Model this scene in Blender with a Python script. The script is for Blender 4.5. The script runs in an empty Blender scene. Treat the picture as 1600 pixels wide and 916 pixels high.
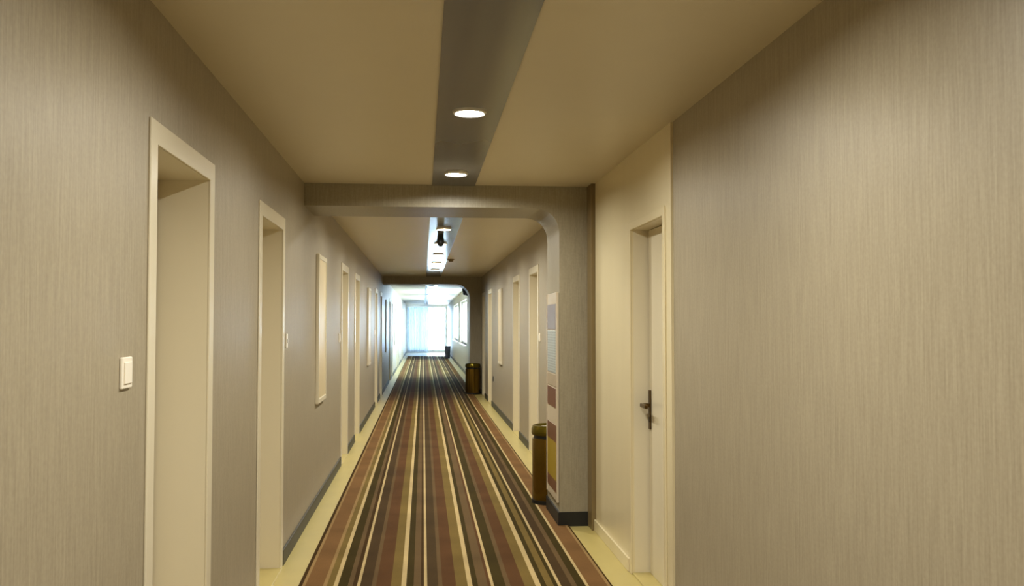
import bpy, bmesh, math
from mathutils import Vector

S = bpy.context.scene
C = S.collection
PI = math.pi

# ------------------------------------------------------------------ camera, sky, exposure
XL, XR, CEIL, YB, YE = -0.815, 1.19, 2.38, -3.6, 46.0     # corridor planes (metres)
EYE = 1.41
cam = bpy.data.cameras.new('camera')
cam.sensor_width = 36.0
cam.lens = 1450.0 / 1600.0 * 36.0
cam.clip_end = 300
co = bpy.data.objects.new('camera', cam)
C.objects.link(co)
co.location = (0, 0, EYE)
co.rotation_euler = (PI / 2 + math.radians(1.927), 0, -math.radians(5.476))
S.camera = co

W = bpy.data.worlds.new('daylight')
S.world = W
W.use_nodes = True
bg = W.node_tree.nodes['Background']
bg.inputs['Color'].default_value = (0.64, 0.81, 1.0, 1)
bg.inputs['Strength'].default_value = 32.0

LAMP, LAMP_NEAR = 690.0, 940.0     # downlight lens radiance in the bay before the first portal / in the other bays
LAMP_COL = (1.0, 0.97, 0.87)
S.view_settings.view_transform = 'Standard'
S.view_settings.look = 'None'
S.view_settings.gamma = 1.0
S.view_settings.use_curve_mapping = False
S.view_settings.exposure = 0.0
S.cycles.use_denoising = True
S.cycles.max_bounces = 14
S.cycles.diffuse_bounces = 8
S.cycles.glossy_bounces = 6
S.cycles.transparent_max_bounces = 16
S.cycles.sample_clamp_indirect = 8.0
S.cycles.blur_glossy = 0.5


# ------------------------------------------------------------------ materials
def lin(r, g, b):
    f = lambda c: (c / 255 / 12.92) if c / 255 <= 0.04045 else ((c / 255 + 0.055) / 1.055) ** 2.4
    return (f(r), f(g), f(b), 1.0)


def new_mat(name):
    m = bpy.data.materials.new(name)
    m.use_nodes = True
    nt = m.node_tree
    return m, nt, nt.nodes['Principled BSDF']


def plain(name, col, rough=0.5, metal=0.0, var=0.06, scale=(6, 6, 6), bump=0.0, spec=0.5, coat=0.0):
    """colour with a little noise variation"""
    m, nt, b = new_mat(name)
    tc = nt.nodes.new('ShaderNodeTexCoord')
    mp = nt.nodes.new('ShaderNodeMapping')
    mp.inputs['Scale'].default_value = scale
    nz = nt.nodes.new('ShaderNodeTexNoise')
    nz.inputs['Scale'].default_value = 1.0
    nz.inputs['Detail'].default_value = 3.0
    nt.links.new(tc.outputs['Object'], mp.inputs['Vector'])
    nt.links.new(mp.outputs['Vector'], nz.inputs['Vector'])
    mx = nt.nodes.new('ShaderNodeMixRGB')
    mx.inputs['Color1'].default_value = tuple(c * (1 - var) for c in col[:3]) + (1,)
    mx.inputs['Color2'].default_value = tuple(min(1, c * (1 + var)) for c in col[:3]) + (1,)
    nt.links.new(nz.outputs['Fac'], mx.inputs['Fac'])
    nt.links.new(mx.outputs['Color'], b.inputs['Base Color'])
    b.inputs['Roughness'].default_value = rough
    b.inputs['Metallic'].default_value = metal
    b.inputs['Specular IOR Level'].default_value = spec
    b.inputs['Coat Weight'].default_value = coat
    b.inputs['Coat Roughness'].default_value = 0.15
    if bump:
        bp = nt.nodes.new('ShaderNodeBump')
        bp.inputs['Strength'].default_value = bump
        bp.inputs['Distance'].default_value = 0.002
        nt.links.new(nz.outputs['Fac'], bp.inputs['Height'])
        nt.links.new(bp.outputs['Normal'], b.inputs['Normal'])
    return m


def wallpaper(name, ca, cb):
    """woven vinyl paper: fine upright threads, soft blotches"""
    m, nt, b = new_mat(name)
    g = nt.nodes.new('ShaderNodeNewGeometry')
    mp = nt.nodes.new('ShaderNodeMapping')
    mp.inputs['Scale'].default_value = (120, 120, 5)
    n1 = nt.nodes.new('ShaderNodeTexNoise')
    n1.inputs['Scale'].default_value = 1.0
    n1.inputs['Detail'].default_value = 4.0
    n1.inputs['Roughness'].default_value = 0.7
    nt.links.new(g.outputs['Position'], mp.inputs['Vector'])
    nt.links.new(mp.outputs['Vector'], n1.inputs['Vector'])
    n2 = nt.nodes.new('ShaderNodeTexNoise')
    n2.inputs['Scale'].default_value = 90.0
    nt.links.new(g.outputs['Position'], n2.inputs['Vector'])
    ad = nt.nodes.new('ShaderNodeMath')
    ad.operation = 'MULTIPLY_ADD'
    ad.inputs[1].default_value = 0.35
    nt.links.new(n2.outputs['Fac'], ad.inputs[0])
    nt.links.new(n1.outputs['Fac'], ad.inputs[2])
    r = nt.nodes.new('ShaderNodeValToRGB')
    r.color_ramp.elements[0].position = 0.45
    r.color_ramp.elements[0].color = ca
    r.color_ramp.elements[1].position = 0.92
    r.color_ramp.elements[1].color = cb
    nt.links.new(ad.outputs[0], r.inputs['Fac'])
    nt.links.new(r.outputs['Color'], b.inputs['Base Color'])
    b.inputs['Roughness'].default_value = 0.42
    b.inputs['Specular IOR Level'].default_value = 0.45
    bp = nt.nodes.new('ShaderNodeBump')
    bp.inputs['Strength'].default_value = 0.25
    bp.inputs['Distance'].default_value = 0.001
    nt.links.new(n1.outputs['Fac'], bp.inputs['Height'])
    nt.links.new(bp.outputs['Normal'], b.inputs['Normal'])
    return m


def glass_mat():
    m, nt, b = new_mat('window_glass')
    out = nt.nodes['Material Output']
    tr = nt.nodes.new('ShaderNodeBsdfTransparent')
    tr.inputs['Color'].default_value = (0.93, 0.97, 0.98, 1)
    gl = nt.nodes.new('ShaderNodeBsdfGlossy')
    gl.inputs['Roughness'].default_value = 0.03
    mx = nt.nodes.new('ShaderNodeMixShader')
    mx.inputs['Fac'].default_value = 0.06
    nt.links.new(tr.outputs[0], mx.inputs[1])
    nt.links.new(gl.outputs[0], mx.inputs[2])
    nt.links.new(mx.outputs[0], out.inputs['Surface'])
    return m


def sheer_mat():
    m, nt, b = new_mat('sheer_curtain_cloth')
    out = nt.nodes['Material Output']
    df = nt.nodes.new('ShaderNodeBsdfDiffuse')
    df.inputs['Color'].default_value = (0.72, 0.82, 0.90, 1)
    tl = nt.nodes.new('ShaderNodeBsdfTranslucent')
    tl.inputs['Color'].default_value = (0.10, 0.105, 0.105, 1)
    tr = nt.nodes.new('ShaderNodeBsdfTransparent')
    a = nt.nodes.new('ShaderNodeMixShader')
    a.inputs['Fac'].default_value = 0.5
    nt.links.new(df.outputs[0], a.inputs[1])
    nt.links.new(tl.outputs[0], a.inputs[2])
    w = nt.nodes.new('ShaderNodeTexNoise')
    w.inputs['Scale'].default_value = 40
    mx = nt.nodes.new('ShaderNodeMixShader')
    mt = nt.nodes.new('ShaderNodeMath')
    mt.operation = 'MULTIPLY'
    mt.inputs[1].default_value = 0.03
    nt.links.new(w.outputs['Fac'], mt.inputs[0])
    nt.links.new(mt.outputs[0], mx.inputs['Fac'])
    nt.links.new(a.outputs[0], mx.inputs[1])
    nt.links.new(tr.outputs[0], mx.inputs[2])
    nt.links.new(mx.outputs[0], out.inputs['Surface'])
    return m


def emit_mat(name, col, k):
    m, nt, b = new_mat(name)
    b.inputs['Base Color'].default_value = (0.8, 0.8, 0.8, 1)
    b.inputs['Emission Color'].default_value = col + (1,)
    b.inputs['Emission Strength'].default_value = k
    return m


# carpet stripes: (right edge x, colour key)
K = dict(cream=lin(176, 152, 98), gold=lin(138, 108, 58), orange=lin(110, 76, 32), olive=lin(106, 85, 30),
         dark=lin(58, 46, 8), tan=lin(93, 71, 38), rust=lin(83, 52, 18), brown=lin(66, 48, 22),
         taupe=lin(68, 51, 24), edge=lin(62, 41, 8))
STRIPES = [(-.642, 'edge'), (-.623, 'gold'), (-.530, 'orange'), (-.511, 'gold'), (-.474, 'olive'), (-.449, 'cream'),
           (-.399, 'dark'), (-.371, 'tan'), (-.348, 'edge'), (-.334, 'cream'), (-.270, 'brown'), (-.247, 'tan'),
           (-.169, 'rust'), (-.113, 'olive'), (-.088, 'cream'), (-.046, 'dark'), (-.009, 'tan'), (.010, 'edge'),
           (.024, 'cream'), (.083, 'taupe'), (.106, 'tan'), (.181, 'rust'), (.240, 'olive'), (.268, 'cream'),
           (.296, 'dark'), (.347, 'tan'), (.366, 'rust'), (.380, 'cream'), (.442, 'dark'), (.470, 'tan'),
           (.543, 'rust'), (.604, 'olive'), (.632, 'cream'), (.660, 'dark'), (.700, 'olive'), (.722, 'dark'),
           (.739, 'cream'), (.795, 'brown'), (.823, 'tan'), (.868, 'dark'), (.885, 'cream'), (.985, 'orange'),
           (1.002, 'gold'), (1.014, 'edge')]
CX0, CX1 = -.659, 1.014


def carpet_mat():
    m, nt, b = new_mat('striped_carpet')
    g = nt.nodes.new('ShaderNodeNewGeometry')
    sp = nt.nodes.new('ShaderNodeSeparateXYZ')
    nt.links.new(g.outputs['Position'], sp.inputs[0])
    half = len(STRIPES) // 2
    groups = [(CX0, STRIPES[:half]), (STRIPES[half - 1][0], STRIPES[half:])]
    ramps = []
    for x0, st in groups:
        x1 = st[-1][0]
        mr = nt.nodes.new('ShaderNodeMapRange')
        mr.inputs['From Min'].default_value = x0
        mr.inputs['From Max'].default_value = x1
        nt.links.new(sp.outputs['X'], mr.inputs['Value'])
        r = nt.nodes.new('ShaderNodeValToRGB')
        cr = r.color_ramp
        cr.interpolation = 'CONSTANT'
        cr.elements.remove(cr.elements[1])
        cr.elements[0].position = 0
        cr.elements[0].color = K[st[0][1]]
        left = st[0][0]
        for xr, k in st[1:]:
            e = cr.elements.new((left - x0) / (x1 - x0))
            e.color = K[k]
            left = xr
        nt.links.new(mr.outputs[0], r.inputs['Fac'])
        ramps.append(r)
    cmp_ = nt.nodes.new('ShaderNodeMath')
    cmp_.operation = 'GREATER_THAN'
    cmp_.inputs[1].default_value = groups[1][0]
    nt.links.new(sp.outputs['X'], cmp_.inputs[0])
    mx = nt.nodes.new('ShaderNodeMixRGB')
    nt.links.new(cmp_.outputs[0], mx.inputs['Fac'])
    nt.links.new(ramps[0].outputs['Color'], mx.inputs['Color1'])
    nt.links.new(ramps[1].outputs['Color'], mx.inputs['Color2'])
    # pile grain and faint worn patches
    n1 = nt.nodes.new('ShaderNodeTexNoise')
    n1.inputs['Scale'].default_value = 260
    n1.inputs['Detail'].default_value = 3
    nt.links.new(g.outputs['Position'], n1.inputs['Vector'])
    n2 = nt.nodes.new('ShaderNodeTexNoise')
    n2.inputs['Scale'].default_value = 2.2
    n2.inputs['Detail'].default_value = 4
    nt.links.new(g.outputs['Position'], n2.inputs['Vector'])
    ad = nt.nodes.new('ShaderNodeMath')
    ad.operation = 'MULTIPLY'
    nt.links.new(n1.outputs['Fac'], ad.inputs[0])
    nt.links.new(n2.outputs['Fac'], ad.inputs[1])
    mr = nt.nodes.new('ShaderNodeMapRange')
    mr.inputs['From Min'].default_value = 0.1
    mr.inputs['From Max'].default_value = 0.4
    mr.inputs['To Min'].default_value = 0.72
    mr.inputs['To Max'].default_value = 1.2
    nt.links.new(ad.outputs[0], mr.inputs['Value'])
    hs = nt.nodes.new('ShaderNodeHueSaturation')
    hs.inputs['Saturation'].default_value = 0.88
    nt.links.new(mr.outputs[0], hs.inputs['Value'])
    nt.links.new(mx.outputs['Color'], hs.inputs['Color'])
    nt.links.new(hs.outputs['Color'], b.inputs['Base Color'])
    b.inputs['Roughness'].default_value = 0.8
    b.inputs['Specular IOR Level'].default_value = 0.02
    b.inputs['Sheen Weight'].default_value = 0.0
    b.inputs['Sheen Roughness'].default_value = 0.3
    bp = nt.nodes.new('ShaderNodeBump')
    bp.inputs['Strength'].default_value = 0.3
    bp.inputs['Distance'].default_value = 0.002
    nt.links.new(n1.outputs['Fac'], bp.inputs['Height'])
    nt.links.new(bp.outputs['Normal'], b.inputs['Normal'])
    return m


def sheet_mat(name, paper, ink, rows, fill):
    """printed sheet: rows of thin grey lines too small to read"""
    m, nt, b = new_mat(name)
    tc = nt.nodes.new('ShaderNodeTexCoord')
    sp = nt.nodes.new('ShaderNodeSeparateXYZ')
    nt.links.new(tc.outputs['Generated'], sp.inputs[0])
    w = nt.nodes.new('ShaderNodeMath')
    w.operation = 'MULTIPLY'
    w.inputs[1].default_value = rows
    nt.links.new(sp.outputs['Z'], w.inputs[0])
    fr = nt.nodes.new('ShaderNodeMath')
    fr.operation = 'FRACT'
    nt.links.new(w.outputs[0], fr.inputs[0])
    gt = nt.nodes.new('ShaderNodeMath')
    gt.operation = 'LESS_THAN'
    gt.inputs[1].default_value = fill
    nt.links.new(fr.outputs[0], gt.inputs[0])
    nz = nt.nodes.new('ShaderNodeTexNoise')
    nz.inputs['Scale'].default_value = 14
    nt.links.new(tc.outputs['Generated'], nz.inputs['Vector'])
    ml = nt.nodes.new('ShaderNodeMath')
    ml.operation = 'MULTIPLY'
    nt.links.new(gt.outputs[0], ml.inputs[0])
    nt.links.new(nz.outputs['Fac'], ml.inputs[1])
    mx = nt.nodes.new('ShaderNodeMixRGB')
    mx.inputs['Color1'].default_value = paper
    mx.inputs['Color2'].default_value = ink
    nt.links.new(ml.outputs[0], mx.inputs['Fac'])
    nt.links.new(mx.outputs['Color'], b.inputs['Base Color'])
    b.inputs['Roughness'].default_value = 0.35
    return m


M = dict(
    wall=wallpaper('wallpaper', lin(145, 134, 112), lin(169, 158, 134)),
    portal=wallpaper('portal_paper', lin(140, 131, 110), lin(164, 155, 132)),
    ceil=plain('ceiling_paint', lin(216, 205, 179), 0.4, var=0.02),
    strip=plain('strip_lacquer', lin(112, 114, 120), 0.17, var=0.08, scale=(8, 1, 1), spec=0.6),
    cream=plain('cream_lacquer', lin(218, 208, 181), 0.3, var=0.03, scale=(3, 3, 1)),
    panel=plain('cream_panel', lin(220, 207, 170), 0.25, var=0.04, scale=(8, 8, 0.7)),
    brown=plain('brown_trim', lin(122, 104, 68), 0.4, var=0.08, scale=(20, 20, 1)),
    skirt=plain('dark_skirting', lin(52, 50, 34), 0.5, var=0.1),
    black=plain('black_skirting', lin(12, 12, 11), 0.5, var=0.1),
    tile=plain('beige_stone', lin(186, 170, 106), 0.3, var=0.12, scale=(7, 4, 7)),
    tile2=plain('pale_stone', lin(226, 222, 212), 0.25, var=0.05, scale=(4, 4, 4)),
    carpet=carpet_mat(),
    plate=plain('white_plastic', lin(238, 230, 212), 0.35, var=0.01),
    white=plain('white_frame', lin(232, 232, 230), 0.4, var=0.02),
    bronze=plain('aged_bronze', lin(88, 66, 34), 0.3, metal=0.9, var=0.15),
    brass=plain('olive_brass', lin(112, 100, 30), 0.25, metal=0.85, var=0.12, scale=(20, 20, 4)),
    binbody=plain('dark_brass', lin(128, 104, 44), 0.22, metal=0.95, var=0.15, scale=(16, 16, 2)),
    dark=plain('dark_plastic', lin(36, 38, 38), 0.4, var=0.1),
    slate=plain('slate_plastic', lin(62, 62, 74), 0.5, var=0.1),
    sand=plain('ash_sand', lin(170, 160, 140), 0.9, var=0.2, scale=(200, 200, 200)),
    chrome=plain('satin_ring', lin(205, 200, 190), 0.35, metal=0.5, var=0.02),
    lens=emit_mat('downlight_lens', LAMP_COL, LAMP),
    lens_near=emit_mat('downlight_lens_near', LAMP_COL, LAMP_NEAR),
    lens_off=plain('unlit_lens', lin(235, 235, 232), 0.3, var=0.01),
    glass=glass_mat(),
    sheer=sheer_mat(),
    canvas=plain('pale_canvas', lin(214, 196, 156), 0.35, var=0.12, scale=(2, 3, 3)),
    acrylic=plain('board_backing', lin(206, 192, 168), 0.25, var=0.03),
    photo=plain('grey_photo_print', lin(136, 128, 130), 0.3, var=0.2, scale=(9, 9, 9)),
    table=sheet_mat('pale_blue_sheet', lin(176, 184, 180), lin(120, 126, 124), 16, 0.5),
    text=sheet_mat('beige_sheet', lin(178, 162, 138), lin(140, 124, 100), 10, 0.45),
    maroon=plain('maroon_print', lin(104, 58, 44), 0.3, var=0.12),
    yellow=plain('mustard_print', lin(160, 134, 20), 0.3, var=0.1),
    outside=plain('pale_concrete', lin(210, 212, 212), 0.8, var=0.08),
)


# ------------------------------------------------------------------ mesh helpers
def mesh(name, bm, mat, parent=None, smooth=False):
    me = bpy.data.meshes.new(name)
    bmesh.ops.recalc_face_normals(bm, faces=bm.faces)
    if smooth:
        for f in bm.faces:
            f.smooth = True
    bm.to_mesh(me)
    bm.free()
    if smooth:
        me.set_sharp_from_angle(angle=math.radians(35))
    me.materials.append(M[mat])
    o = bpy.data.objects.new(name, me)
    C.objects.link(o)
    o.parent = parent
    return o


def box_bm(x0, x1, y0, y1, z0, z1, bev=0.0, seg=2):
    bm = bmesh.new()
    v = [bm.verts.new((x, y, z)) for x in (x0, x1) for y in (y0, y1) for z in (z0, z1)]
    for f in ((0, 1, 3, 2), (4, 6, 7, 5), (0, 4, 5, 1), (2, 3, 7, 6), (0, 2, 6, 4), (1, 5, 7, 3)):
        bm.faces.new([v[i] for i in f])
    if bev:
        bmesh.ops.bevel(bm, geom=list(bm.edges), offset=bev, segments=seg, affect='EDGES', profile=0.5)
    return bm


def box(name, x0, x1, y0, y1, z0, z1, mat, parent=None, bev=0.0):
    return mesh(name, box_bm(x0, x1, y0, y1, z0, z1, bev), mat, parent)


def prism_bm(pts, axis, a, b, bev=0.0):
    """extrude a closed outline; axis 'x': outline in (y,z); 'y': (x,z); 'z': (x,y)"""
    bm = bmesh.new()
    put = {'x': lambda p, t: (t, p[0], p[1]), 'y': lambda p, t: (p[0], t, p[1]), 'z': lambda p, t: (p[0], p[1], t)}[axis]
    A = [bm.verts.new(put(p, a)) for p in pts]
    B = [bm.verts.new(put(p, b)) for p in pts]
    n = len(pts)
    bm.faces.new(A)
    bm.faces.new(B[::-1])
    for i in range(n):
        bm.faces.new((A[i], B[i], B[(i + 1) % n], A[(i + 1) % n]))
    bmesh.ops.recalc_face_normals(bm, faces=bm.faces)
    if bev:
        bmesh.ops.bevel(bm, geom=list(bm.edges), offset=bev, segments=2, affect='EDGES', profile=0.5)
    return bm


def lathe_bm(prof, n=32, c=(0, 0, 0)):
    """revolve (r, z) about the z axis"""
    bm = bmesh.new()
    rows = []
    for r, z in prof:
        if r < 1e-6:
            rows.append([bm.verts.new((c[0], c[1], c[2] + z))])
        else:
            rows.append([bm.verts.new((c[0] + r * math.cos(2 * PI * i / n), c[1] + r * math.sin(2 * PI * i / n), c[2] + z)) for i in range(n)])
    for a, b in zip(rows, rows[1:]):
        if len(a) == 1 and len(b) == 1:
            continue
        for i in range(n):
            j = (i + 1) % n
            if len(a) == 1:
                bm.faces.new((a[0], b[i], b[j]))
            elif len(b) == 1:
                bm.faces.new((a[i], b[0], a[j]))
            else:
                bm.faces.new((a[i], b[i], b[j], a[j]))
    return bm


def grid_wall_bm(axis, plane, thick, u0, u1, z0, z1, holes):
    """one wall sheet with real openings; axis 'x': wall at x=plane running in y; thick is signed"""
    us = sorted({u0, u1} | {h[0] for h in holes} | {h[1] for h in holes})
    zs = sorted({z0, z1} | {h[2] for h in holes} | {h[3] for h in holes})
    bm = bmesh.new()
    P = {}

    def vert(i, k):
        if (i, k) not in P:
            P[i, k] = bm.verts.new((plane, us[i], zs[k]) if axis == 'x' else (us[i], plane, zs[k]))
        return P[i, k]
    for i in range(len(us) - 1):
        for k in range(len(zs) - 1):
            cu, cz = (us[i] + us[i + 1]) / 2, (zs[k] + zs[k + 1]) / 2
            if any(h[0] < cu < h[1] and h[2] < cz < h[3] for h in holes):
                continue
            bm.faces.new((vert(i, k), vert(i + 1, k), vert(i + 1, k + 1), vert(i, k + 1)))
    r = bmesh.ops.extrude_face_region(bm, geom=list(bm.faces) + list(bm.edges) + list(bm.verts))
    new = [g for g in r['geom'] if isinstance(g, bmesh.types.BMVert)]
    bmesh.ops.translate(bm, verts=new, vec=(thick, 0, 0) if axis == 'x' else (0, thick, 0))
    return bm


def prop(o, label=None, cat=None, group=None, kind=None):
    if label:
        o['label'] = label
    if cat:
        o['category'] = cat
    if group:
        o['group'] = group
    if kind:
        o['kind'] = kind
    return o


def struct(o, label, cat):
    return prop(o, label, cat, None, 'structure')


def empty(name, loc=(0, 0, 0), rz=0.0):
    o = bpy.data.objects.new(name, None)
    o.empty_display_size = 0.1
    C.objects.link(o)
    o.location = loc
    o.rotation_euler = (0, 0, rz)
    return o


def copy_tree(o, parent=None):
    c = o.copy()
    C.objects.link(c)
    c.parent = parent
    for ch in list(o.children):
        copy_tree(ch, c)
    return c


ORD = ['first', 'second', 'third', 'fourth', 'fifth', 'sixth', 'seventh', 'eighth', 'ninth', 'tenth', 'eleventh', 'twelfth',
       'thirteenth', 'fourteenth', 'fifteenth', 'sixteenth', 'seventeenth', 'eighteenth', 'nineteenth', 'twentieth',
       'twenty-first', 'twenty-second', 'twenty-third', 'twenty-fourth', 'twenty-fifth', 'twenty-sixth', 'twenty-seventh']

# ------------------------------------------------------------------ the shell
DW, DH, CAS, REC = 0.706, 1.958, 0.072, 0.186           # door opening, casing width, recess depth
LIN = 0.018                                             # jamb lining
left_doors = []
for k in range(-1, 7):
    for s in (2.911, 4.770):
        y = s + 6.55 * k
        if YB + 0.3 < y < 42 and not (17.9 < y < 18.2):
            left_doors.append(y)
right_doors = [9.58, 11.47, 16.12, 17.85]
UD0, UD1, UDH = 4.47, 5.18, 1.945                       # door in the cream panel
windows = [(25.4, 29.9), (31.6, 36.4)]
WZ0, WZ1 = 0.82, 2.12

floor = struct(box('floor', XL - 0.3, XR + 0.35, YB - 0.2, YE + 0.3, -0.20, 0.0, 'tile2'),
               'pale stone corridor floor under the striped carpet', 'floor')
for n, (x0, x1) in enumerate(((XL - 0.02, CX0), (CX1, XR + 0.02))):
    box('floor_border', x0, x1, YB, 41.0, 0.0, 0.004, 'tile', floor)

hl = [(y - LIN, y + DW + LIN, 0.0, DH + LIN) for y in left_doors]
wall_left = struct(mesh('wall_left', grid_wall_bm('x', XL, -0.3, YB, YE, 0.0, CEIL, hl), 'wall'),
                   'beige papered corridor wall with the light switch', 'wall')
hr = [(y - LIN, y + DW + LIN, 0.0, DH + LIN) for y in right_doors]
hr += [(UD0 - LIN, UD1 + LIN, 0.0, UDH + LIN)] + [(a, b, WZ0, WZ1) for a, b in windows]
wall_right = struct(mesh('wall_right', grid_wall_bm('x', XR, 0.3, YB, YE, 0.0, CEIL, hr), 'wall'),
                    'beige papered corridor wall with the cream panelled door', 'wall')
struct(mesh('wall_back', grid_wall_bm('y', YB, -0.2, XL - 0.3, XR + 0.3, 0.0, CEIL, []), 'wall'),
       'beige papered wall closing the corridor behind the viewer', 'wall')
EW0, EW1, EZ0, EZ1 = XL + 0.05, XR - 0.05, 0.10, 2.27
struct(mesh('wall_end', grid_wall_bm('y', YE, 0.3, XL - 0.3, XR + 0.3, 0.0, CEIL, [(EW0, EW1, EZ0, EZ1)]), 'white'),
       'white end wall around the bright full-width window', 'wall')
ceiling = struct(box('ceiling', XL - 0.3, XR + 0.3, YB - 0.2, YE + 0.3, CEIL, CEIL + 0.2, 'ceil'),
                 'cream painted corridor ceiling with a dark centre strip', 'ceiling')

# portals: a dropped beam, a pier on one side and a curved haunch between them
PX, PB, PD = 0.952, 2.225, 0.63
PORTALS = [6.45, 18.90]


def portal(y, r, label):
    pts = [(XR, 0.0), (XR, CEIL), (XL, CEIL), (XL, PB)]
    for i in range(13):
        a = PI / 2 * i / 12
        pts.append((PX - r + r * math.sin(a), PB - r + r * math.cos(a)))
    pts.append((PX, 0.0))
    o = mesh('portal_beam', prism_bm(pts, 'y', y, y + PD), 'portal', None)
    struct(o, label, 'beam')
    L = [(PX - 0.012, y - 0.012), (1.150, y - 0.012), (1.150, y), (PX, y), (PX, y + PD), (PX - 0.012, y + PD)]
    b = mesh('baseboard', prism_bm(L, 'z', 0.004, 0.102), 'black', o)
    b['label'] = 'black skirting around the pier foot'
    return o


portal(PORTALS[0], 0.17, 'nearer papered beam and pier with a curved corner, carrying the notice board')
portal(PORTALS[1], 0.30, 'farther papered beam and pier with a curved corner, a bin before it')
struct(box('trim_1', 1.150, XR, PORTALS[0] - 0.16, PORTALS[0], 0.004, CEIL, 'brown', None, 0.003),
       'narrow brown upright trim between pier and cream panel', 'trim')

# dark strip in the ceiling, one length per bay
SX0, SX1 = 0.060, 0.357
for a, b in ((YB, PORTALS[0]), (PORTALS[0] + PD, PORTALS[1]), (PORTALS[1] + PD, YE)):
    st = box('ceiling_strip', SX0, SX1, a, b, CEIL - 0.006, CEIL, 'strip', ceiling)
    st['label'] = 'dark glossy strip carrying the downlights'

# skirting on the papered walls
ys = [YB] + [v for y in left_doors for v in (y - CAS, y + DW + CAS)] + [YE]
for a, b in zip(ys[::2], ys[1::2]):
    box('baseboard', XL, XL + 0.012, a, b, 0.004, 0.094, 'skirt', wall_left, 0.002)
segs = [(YB, 4.33), (PORTALS[0] + PD, 9.58 - CAS), (9.58 + DW + CAS, 11.47 - CAS), (11.47 + DW + CAS, 16.12 - CAS),
        (16.12 + DW + CAS, 17.85 - CAS), (17.85 + DW + CAS, PORTALS[1]), (PORTALS[1] + PD, YE)]
for a, b in segs:
    box('baseboard', XR - 0.012, XR, a, b, 0.004, 0.094, 'skirt', wall_right, 0.002)

# carpet runner
outl = [(CX0, YB + 0.05), (CX1, YB + 0.05)]
for p in PORTALS:                                       # cut round each pier
    outl += [(CX1, p - 0.014), (PX - 0.014, p - 0.014), (PX - 0.014, p + PD + 0.002), (CX1, p + PD + 0.002)]
outl += [(CX1, 41.0), (CX0, 41.0)]
prop(mesh('carpet_runner', prism_bm(outl, 'z', 0.0, 0.012), 'carpet'),
     'long runner carpet striped in rust, olive, brown and cream', 'carpet')


# ------------------------------------------------------------------ doors
def u_outline(w, y1, h, y0=0.0):
    """upright U in (y,z): outer edge w beyond the opening y0..y1 of height h"""
    return [(y0 - w, 0.004), (y0 - w, h + w), (y1 + w, h + w), (y1 + w, 0.004), (y1, 0.004), (y1, h), (y0, h), (y0, 0.004)]


def make_door(depth, h, w):
    """doorway in a wall facing +x, wall face at local x=0, opening y in 0..w"""
    r = empty('door_1')
    mesh('casing', prism_bm(u_outline(CAS, w, h), 'x', 0.0, 0.008, 0.003), 'cream', r)
    mesh('jamb', prism_bm(u_outline(LIN, w, h), 'x', -depth - 0.045, 0.0), 'cream', r)
    leaf = box('leaf', -depth - 0.042, -depth, 0.004, w - 0.011, 0.013, h - 0.004, 'cream', r, 0.002)
    box('door_stop', -depth - 0.075, -depth - 0.045, -LIN, w + LIN, 0.0, h + LIN, 'dark', r)  # unseen dark backing, added to stop daylight leaking round the leaf
    # raised field, handle, viewer on the leaf
    box('raised_panel', -depth, -depth + 0.006, 0.12, w - 0.12, 0.16, h - 0.16, 'cream', leaf, 0.003)
    hb = box_bm(-depth, -depth + 0.008, 0.045, 0.085, 0.90, 1.10, 0.003)
    mesh('handle_plate', hb, 'bronze', leaf)
    lever = prism_bm([(-depth + 0.008, 0.058), (-depth + 0.060, 0.058), (-depth + 0.060, 0.180), (-depth + 0.044, 0.180),
                      (-depth + 0.044, 0.075), (-depth + 0.008, 0.075)], 'z', 1.02, 1.038, 0.003)
    mesh('lever', lever, 'bronze', leaf)
    ob = mesh('door_viewer', lathe_bm([(0, 0.006), (0.012, 0.006), (0.014, 0.0)], 12), 'bronze', leaf)
    ob.rotation_euler = (0, PI / 2, 0)
    ob.location = (-depth + 0.006, w / 2, 1.50)
    box('threshold', -depth - 0.042, 0.014, 0.0, w, 0.0, 0.012, 'tile', r, 0.002)
    return r


proto = make_door(REC, DH, DW)
n_door = 0
vis = 0
for y in left_doors:
    r = proto if n_door == 0 else copy_tree(proto)
    n_door += 1
    r.name = 'door_%d' % n_door
    r.location = (XL, y, 0)
    if y < 2.0:
        lab = 'cream doorway on the light switch wall, behind the viewer'
        g = 'doorways behind the viewer'
    else:
        vis += 1
        lab = '%s cream framed doorway along the light switch wall, counted from the viewer' % ORD[vis - 1]
        g = 'cream doorways along the corridor'
    prop(r, lab, 'door', g, 'structure')
for i, y in enumerate(right_doors):
    r = copy_tree(proto)
    n_door += 1
    r.name = 'door_%d' % n_door
    r.location = (XR, y + DW, 0)
    r.rotation_euler = (0, 0, PI)
    prop(r, '%s cream framed doorway past the notice board pier, on the same side' % ORD[i], 'door', 'cream doorways along the corridor', 'structure')

# door set in the cream panel
pan = struct(mesh('wall_panel', grid_wall_bm('x', XR, -0.012, 4.33, 6.285, 0.004, CEIL, [(UD0, UD1, 0.004, UDH)]), 'panel'),
             'glossy cream wall panel from floor to ceiling around a door', 'wall panel')
box('baseboard', XR - 0.026, XR - 0.012, UD1 + 0.05, 6.285, 0.004, 0.08, 'panel', pan, 0.003)
d = empty('door_20', (XR, 0, 0))
n_door += 1
d.name = 'door_%d' % n_door
struct(d, 'cream door with bronze lever, set in the glossy cream panel', 'door')
UR = 0.085
mesh('casing', prism_bm(u_outline(0.045, UD1, UDH, UD0), 'x', -0.020, -0.012, 0.003), 'panel', d)
mesh('jamb', prism_bm(u_outline(LIN, UD1, UDH, UD0), 'x', 0.0, UR + 0.045), 'cream', d)
leaf = box('leaf', UR, UR + 0.042, UD0 + 0.003, UD1 - 0.013, 0.014, UDH - 0.003, 'cream', d, 0.003)
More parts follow.
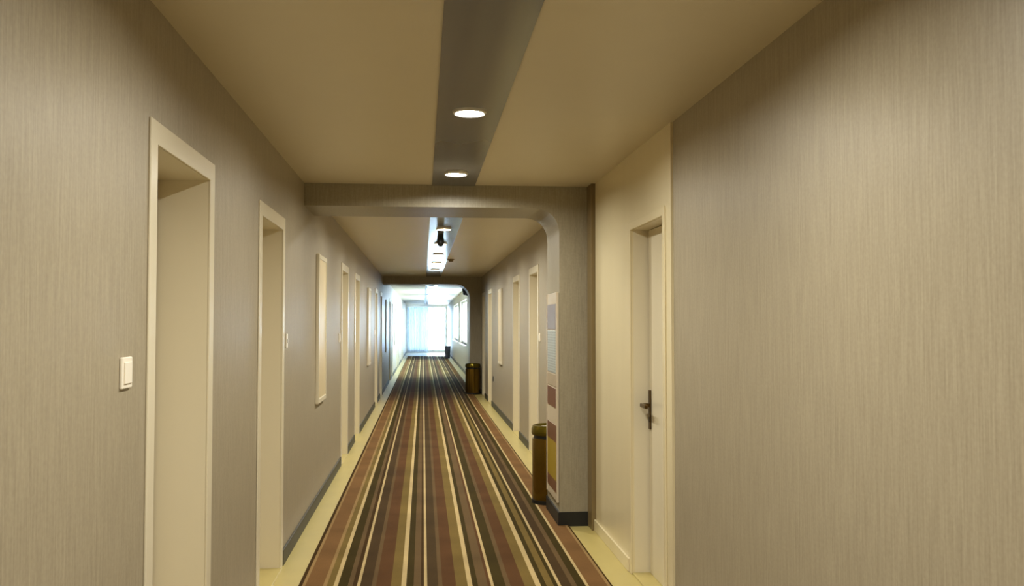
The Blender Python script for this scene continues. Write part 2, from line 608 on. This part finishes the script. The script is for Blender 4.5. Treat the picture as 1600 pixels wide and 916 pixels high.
mesh('handle_plate', box_bm(UR - 0.010, UR, UD1 - 0.062, UD1 - 0.026, 0.82, 1.04, 0.004), 'bronze', leaf)
lv = prism_bm([(UR - 0.010, UD1 - 0.043), (UR - 0.062, UD1 - 0.043), (UR - 0.062, UD1 - 0.165), (UR - 0.046, UD1 - 0.170),
               (UR - 0.046, UD1 - 0.061), (UR - 0.010, UD1 - 0.061)], 'z', 0.945, 0.967, 0.004)
mesh('lever', lv, 'bronze', leaf)
mesh('keyhole', box_bm(UR - 0.012, UR - 0.009, UD1 - 0.056, UD1 - 0.046, 0.86, 0.89), 'dark', leaf)
box('door_stop', UR + 0.045, UR + 0.075, UD0 - LIN, UD1 + LIN, 0.0, UDH + LIN, 'dark', d)  # added behind the leaf, out of view, to keep daylight out of the gap
box('threshold', -0.012, UR + 0.042, UD0, UD1, 0.0, 0.014, 'tile', d, 0.002)

# ------------------------------------------------------------------ windows on the daylight stretch
for i, (a, b) in enumerate(windows):
    w = struct(empty('window_%d' % (i + 1), (XR, (a + b) / 2, WZ0)),
               ['first', 'second'][i] + ' white framed three-pane window in the wall past the farther pier', 'window')
    hw, hh = (b - a) / 2, WZ1 - WZ0
    f = 0.06
    n = 3
    out = [(-hw, 0), (-hw, hh), (hw, hh), (hw, 0)]
    fr = grid_wall_bm('x', 0.08, 0.06, -hw, hw, 0.0, hh,
                      [(-hw + f + (2 * hw - f) / n * k, -hw + (2 * hw - f) / n * (k + 1), f, hh - f) for k in range(n)])
    fo = mesh('frame', fr, 'white', w)
    for k in range(n):
        box('pane', 0.105, 0.111, -hw + f + (2 * hw - f) / n * k, -hw + (2 * hw - f) / n * (k + 1), f, hh - f, 'glass', fo)
    box('sill', -0.05, 0.14, -hw, hw, -0.03, 0.0, 'white', w, 0.004)
w = struct(empty('window_3', ((EW0 + EW1) / 2, YE, EZ0)), 'full-width bright window closing the far end of the corridor', 'window')
hw, hh = (EW1 - EW0) / 2, EZ1 - EZ0
hol = [(-hw + 0.05 + (2 * hw - 0.05) / 3 * k, -hw + (2 * hw - 0.05) / 3 * (k + 1), 0.05, hh - 0.05) for k in range(3)]
fo = mesh('frame', grid_wall_bm('y', 0.08, 0.06, -hw, hw, 0.0, hh, hol), 'white', w)
for a, b, c_, d_ in hol:
    box('pane', a, b, 0.105, 0.111, c_, d_, 'glass', fo)
box('sill', -hw, hw, -0.03, 0.14, -0.03, 0.0, 'white', w, 0.004)

# sheer curtain over most of the end window, on a rail
cu = empty('curtain', (0, YE - 0.10, 0))
prop(cu, 'pale blue sheer curtain drawn over most of the end window', 'curtain')
bm = bmesh.new()
NX = 140
top, bot = [], []
for i in range(NX + 1):
    t = i / NX
    x = XL + 0.04 + t * 1.05
    yy = 0.025 * math.sin(t * 2 * PI * 13) + 0.008 * math.sin(t * 2 * PI * 31 + 1)
    top.append(bm.verts.new((x, yy * 0.6, 2.245)))
    bot.append(bm.verts.new((x, yy, 0.06)))
for i in range(NX):
    bm.faces.new((bot[i], bot[i + 1], top[i + 1], top[i]))
bmesh.ops.solidify(bm, geom=list(bm.faces), thickness=0.002)
mesh('cloth', bm, 'sheer', cu, True)
rail = lathe_bm([(0, 0), (0.011, 0), (0.011, XR - XL - 0.04), (0, XR - XL - 0.04)], 14)
ro = mesh('rail', rail, 'white', cu, True)
ro.rotation_euler = (0, PI / 2, 0)
ro.location = (XL + 0.02, 0, 2.262)

# ------------------------------------------------------------------ downlights
lamp = empty('downlight')
mesh('trim_ring', lathe_bm([(0.060, 0.004), (0.0640, -0.012), (0.068, -0.014), (0.076, -0.009), (0.079, 0.0), (0.060, 0.004)], 40), 'chrome', lamp, True)
mesh('lens', lathe_bm([(0.0, -0.004), (0.040, -0.003), (0.0615, 0.0)], 40), 'lens', lamp, True)
lens_off = next(c for c in lamp.children if c.name == 'lens').data.copy()
lens_off.materials[0] = M['lens_off']
lens_near = lens_off.copy()
lens_near.materials[0] = M['lens_near']
ly = [0.71 + 1.73 * k for k in range(-2, 26)]
n = 0
lens_lit = next(c for c in lamp.children if c.name == 'lens').data
first = True
for y in ly:
    if any(p - 0.12 < y < p + PD + 0.12 for p in PORTALS) or 17 < y < 19:
        continue
    r = lamp if first else copy_tree(lamp)
    first = False
    r.location = (0.207, y, CEIL - 0.006)
    off = y > PORTALS[1]                                # switched off along the daylit stretch
    for ch in r.children:
        if ch.name.startswith('lens'):
            ch.data = lens_off if off else (lens_lit if 2.6 < y < PORTALS[0] else lens_near)
    if y < 2.6:
        prop(r, 'round downlight in the dark ceiling strip, overhead or behind the viewer', 'light', 'downlights overhead and behind')
    else:
        n += 1
        prop(r, '%s %s round downlight along the dark ceiling strip, counted from the viewer' % (ORD[n - 1], 'unlit' if off else 'lit'), 'light', 'downlights in the ceiling strip')

# ------------------------------------------------------------------ things on the walls and ceiling
# tall framed pictures
pic = empty('framed_picture')
PW, P0, P1 = 0.56, 0.80, 1.95
fr = grid_wall_bm('x', 0.0, 0.026, 0.0, PW, P0, P1, [(0.032, PW - 0.032, P0 + 0.04, P1 - 0.04)])
bmesh.ops.bevel(fr, geom=[e for e in fr.edges if e.calc_face_angle(0) > 1], offset=0.004, segments=2, affect='EDGES')
mesh('frame', fr, 'cream', pic)
box('canvas', 0.0, 0.021, 0.03, PW - 0.03, P0 + 0.038, P1 - 0.038, 'canvas', pic)
spots = [('L', 7.19, 'tall cream framed picture just past the second switch-wall doorway'),
         ('L', 13.75, 'tall cream framed picture past the fourth switch-wall doorway'),
         ('L', 20.30, 'tall cream framed picture on the switch wall just past the farther beam'),
         ('L', 26.85, 'tall cream framed picture on the switch wall facing the first window'),
         ('R', 13.90, 'tall cream framed picture past the notice board, between two pairs of doorways')]
for i, (s, y, lab) in enumerate(spots):
    r = pic if i == 0 else copy_tree(pic)
    if s == 'L':
        r.location = (XL, y, 0)
    else:
        r.location = (XR, y + PW, 0)
        r.rotation_euler = (0, 0, PI)
    prop(r, lab, 'picture', 'tall framed pictures')

# switch plates
sw = empty('light_switch')
pl = box('plate', 0.0, 0.009, -0.043, 0.043, -0.043, 0.043, 'plate', sw, 0.003)
box('rocker', 0.009, 0.013, -0.030, 0.030, -0.030, 0.030, 'plate', pl, 0.002)
spots = [('L', 2.640, 1.277, 'large square white light switch beside the first cream doorway'),
         ('L', 9.190, 1.277, 'small white light switch beside the third switch-wall doorway'),
         ('L', 15.74, 1.277, 'tiny white light switch beside the fifth switch-wall doorway'),
         ('R', 9.40, 1.277, 'white light switch on the wall just past the notice board pier')]
for i, (s, y, z, lab) in enumerate(spots):
    r = sw if i == 0 else copy_tree(sw)
    r.location = (XL if s == 'L' else XR, y, z)
    r.rotation_euler = (0, 0, 0 if s == 'L' else PI)
    prop(r, lab, 'switch', 'square white light switches')

for s, y, z, mt, lab in (('R', 15.70, 0.487, 'dark', 'small dark wall socket low between picture and doorway'),
                         ('R', 23.6, 0.50, 'plate', 'white wall socket low down past the farther pier')):
    so = prop(empty('wall_socket', (XR, y, z), PI), lab, 'socket')
    pl = box('plate', 0.0, 0.009, -0.043, 0.043, -0.043, 0.043, mt, so, 0.003)
    for q in (-0.016, 0.016):
        box('slot', 0.0085, 0.010, q - 0.003, q + 0.003, -0.010, 0.010, 'slate', pl)

# door bell push beside the second doorway
db = prop(empty('door_bell', (XL, 5.66, 1.31)), 'small pale door bell push beside the second cream doorway', 'door bell')
pl = box('plate', 0.0, 0.008, -0.022, 0.022, -0.043, 0.043, 'plate', db, 0.003)
box('button', 0.008, 0.012, -0.010, 0.010, -0.012, 0.012, 'chrome', pl, 0.002)

# black dome camera hanging under the strip
dc = prop(empty('dome_camera', (0.185, 9.95, CEIL - 0.006)), 'small black dome camera hanging from the ceiling strip', 'camera')
mesh('mount', lathe_bm([(0, 0), (0.030, 0), (0.034, -0.010), (0.037, -0.050), (0.041, -0.060), (0.042, -0.092), (0, -0.092)], 28), 'dark', dc, True)
mesh('dome', lathe_bm([(0.038, -0.092)] + [(0.038 * math.cos(a), -0.092 - 0.042 * math.sin(a)) for a in [PI / 2 * k / 8 for k in range(1, 8)]] + [(0, -0.134)], 28), 'black', dc, True)

# smoke detector beside the strip
sd = prop(empty('smoke_detector', (0.41, 13.85, CEIL)), 'small brown round smoke detector on the ceiling beside the strip', 'detector')
mesh('base', lathe_bm([(0, 0), (0.052, 0), (0.052, -0.014), (0, -0.014)], 28), 'brown', sd, True)
mesh('chamber', lathe_bm([(0.040, -0.014), (0.036, -0.034), (0.024, -0.042), (0, -0.044)], 28), 'brown', sd, True)

# loudspeaker high on the wall past the farther pier
ws = prop(empty('wall_speaker', (XR, 24.6, 2.16), PI), 'small dark loudspeaker high on the wall past the farther pier', 'speaker')
bd = mesh('body', prism_bm([(0.0, 0.0), (0.13, 0.03), (0.16, 0.19), (0.0, 0.19)], 'y', -0.11, 0.11, 0.008), 'slate', ws)
mesh('grille', prism_bm([(0.131, 0.04), (0.136, 0.039), (0.163, 0.178), (0.158, 0.179)], 'y', -0.09, 0.09), 'dark', bd)

# notice board on the pier side
nb = prop(empty('notice_board', (PX - 0.001, PORTALS[0], 0)), 'tall pale notice board of printed sheets on the nearer pier', 'notice board')
box('backing', -0.010, 0.0, 0.025, 0.565, 0.16, 1.635, 'acrylic', nb, 0.002)
for nm, a, b, z0, z1, mt in (('photo_print', 0.11, 0.52, 1.375, 1.555, 'photo'), ('table_sheet', 0.11, 0.52, 1.06, 1.365, 'table'),
                             ('text_sheet', 0.09, 0.54, 0.965, 1.05, 'text'), ('maroon_sheet', 0.11, 0.53, 0.815, 0.95, 'maroon'),
                             ('maroon_sheet', 0.07, 0.53, 0.57, 0.69, 'maroon'), ('yellow_sheet', 0.09, 0.53, 0.30, 0.57, 'yellow'),
                             ('maroon_sheet', 0.07, 0.53, 0.22, 0.30, 'maroon')):
    box(nm, -0.013, -0.010, a, b, z0, z1, mt, nb)
for a, b in ((0.025, 0.04), (0.55, 0.565)):
    box('edge_strip', -0.016, -0.010, a, b, 0.16, 1.635, 'acrylic', nb)

# litter bins
bn = empty('litter_bin')
mesh('body', lathe_bm([(0, 0.0), (0.148, 0.0), (0.150, 0.03), (0.150, 0.50), (0.146, 0.505), (0, 0.505)], 48), 'binbody', bn, True)
mesh('base_ring', lathe_bm([(0.149, 0.0), (0.154, 0.0), (0.154, 0.028), (0.149, 0.028)], 48), 'black', bn, True)
mesh('neck', lathe_bm([(0.138, 0.505), (0.138, 0.530)], 48), 'black', bn, True)
tp = mesh('top', lathe_bm([(0.138, 0.530), (0.152, 0.530), (0.156, 0.545), (0.156, 0.575), (0.146, 0.602), (0.132, 0.606), (0.124, 0.598), (0.118, 0.585), (0, 0.585)], 48), 'brass', bn, True)
mesh('ash_sand', lathe_bm([(0.119, 0.586), (0.06, 0.592), (0, 0.594)], 32), 'sand', tp, True)
for i, (x, y, lab) in enumerate(((1.010, 7.29, 'brass litter bin tucked behind the notice board pier'),
                                 (1.003, 18.72, 'brass litter bin standing before the farther pier'))):
    r = bn if i == 0 else copy_tree(bn)
    r.location = (x, y, 0.013)
    prop(r, lab, 'bin', 'brass litter bins')
b3 = prop(empty('waste_basket', (1.00, 38.0, 0.0)), 'small dark waste basket under the far windows', 'bin')
mesh('body', lathe_bm([(0, 0.012), (0.10, 0.012), (0.128, 0.50), (0.120, 0.50), (0.095, 0.03), (0, 0.03)], 32), 'slate', b3, True)
mesh('rim', lathe_bm([(0.119, 0.495), (0.134, 0.495), (0.134, 0.520), (0.119, 0.520), (0.119, 0.495)], 32), 'dark', b3, True)
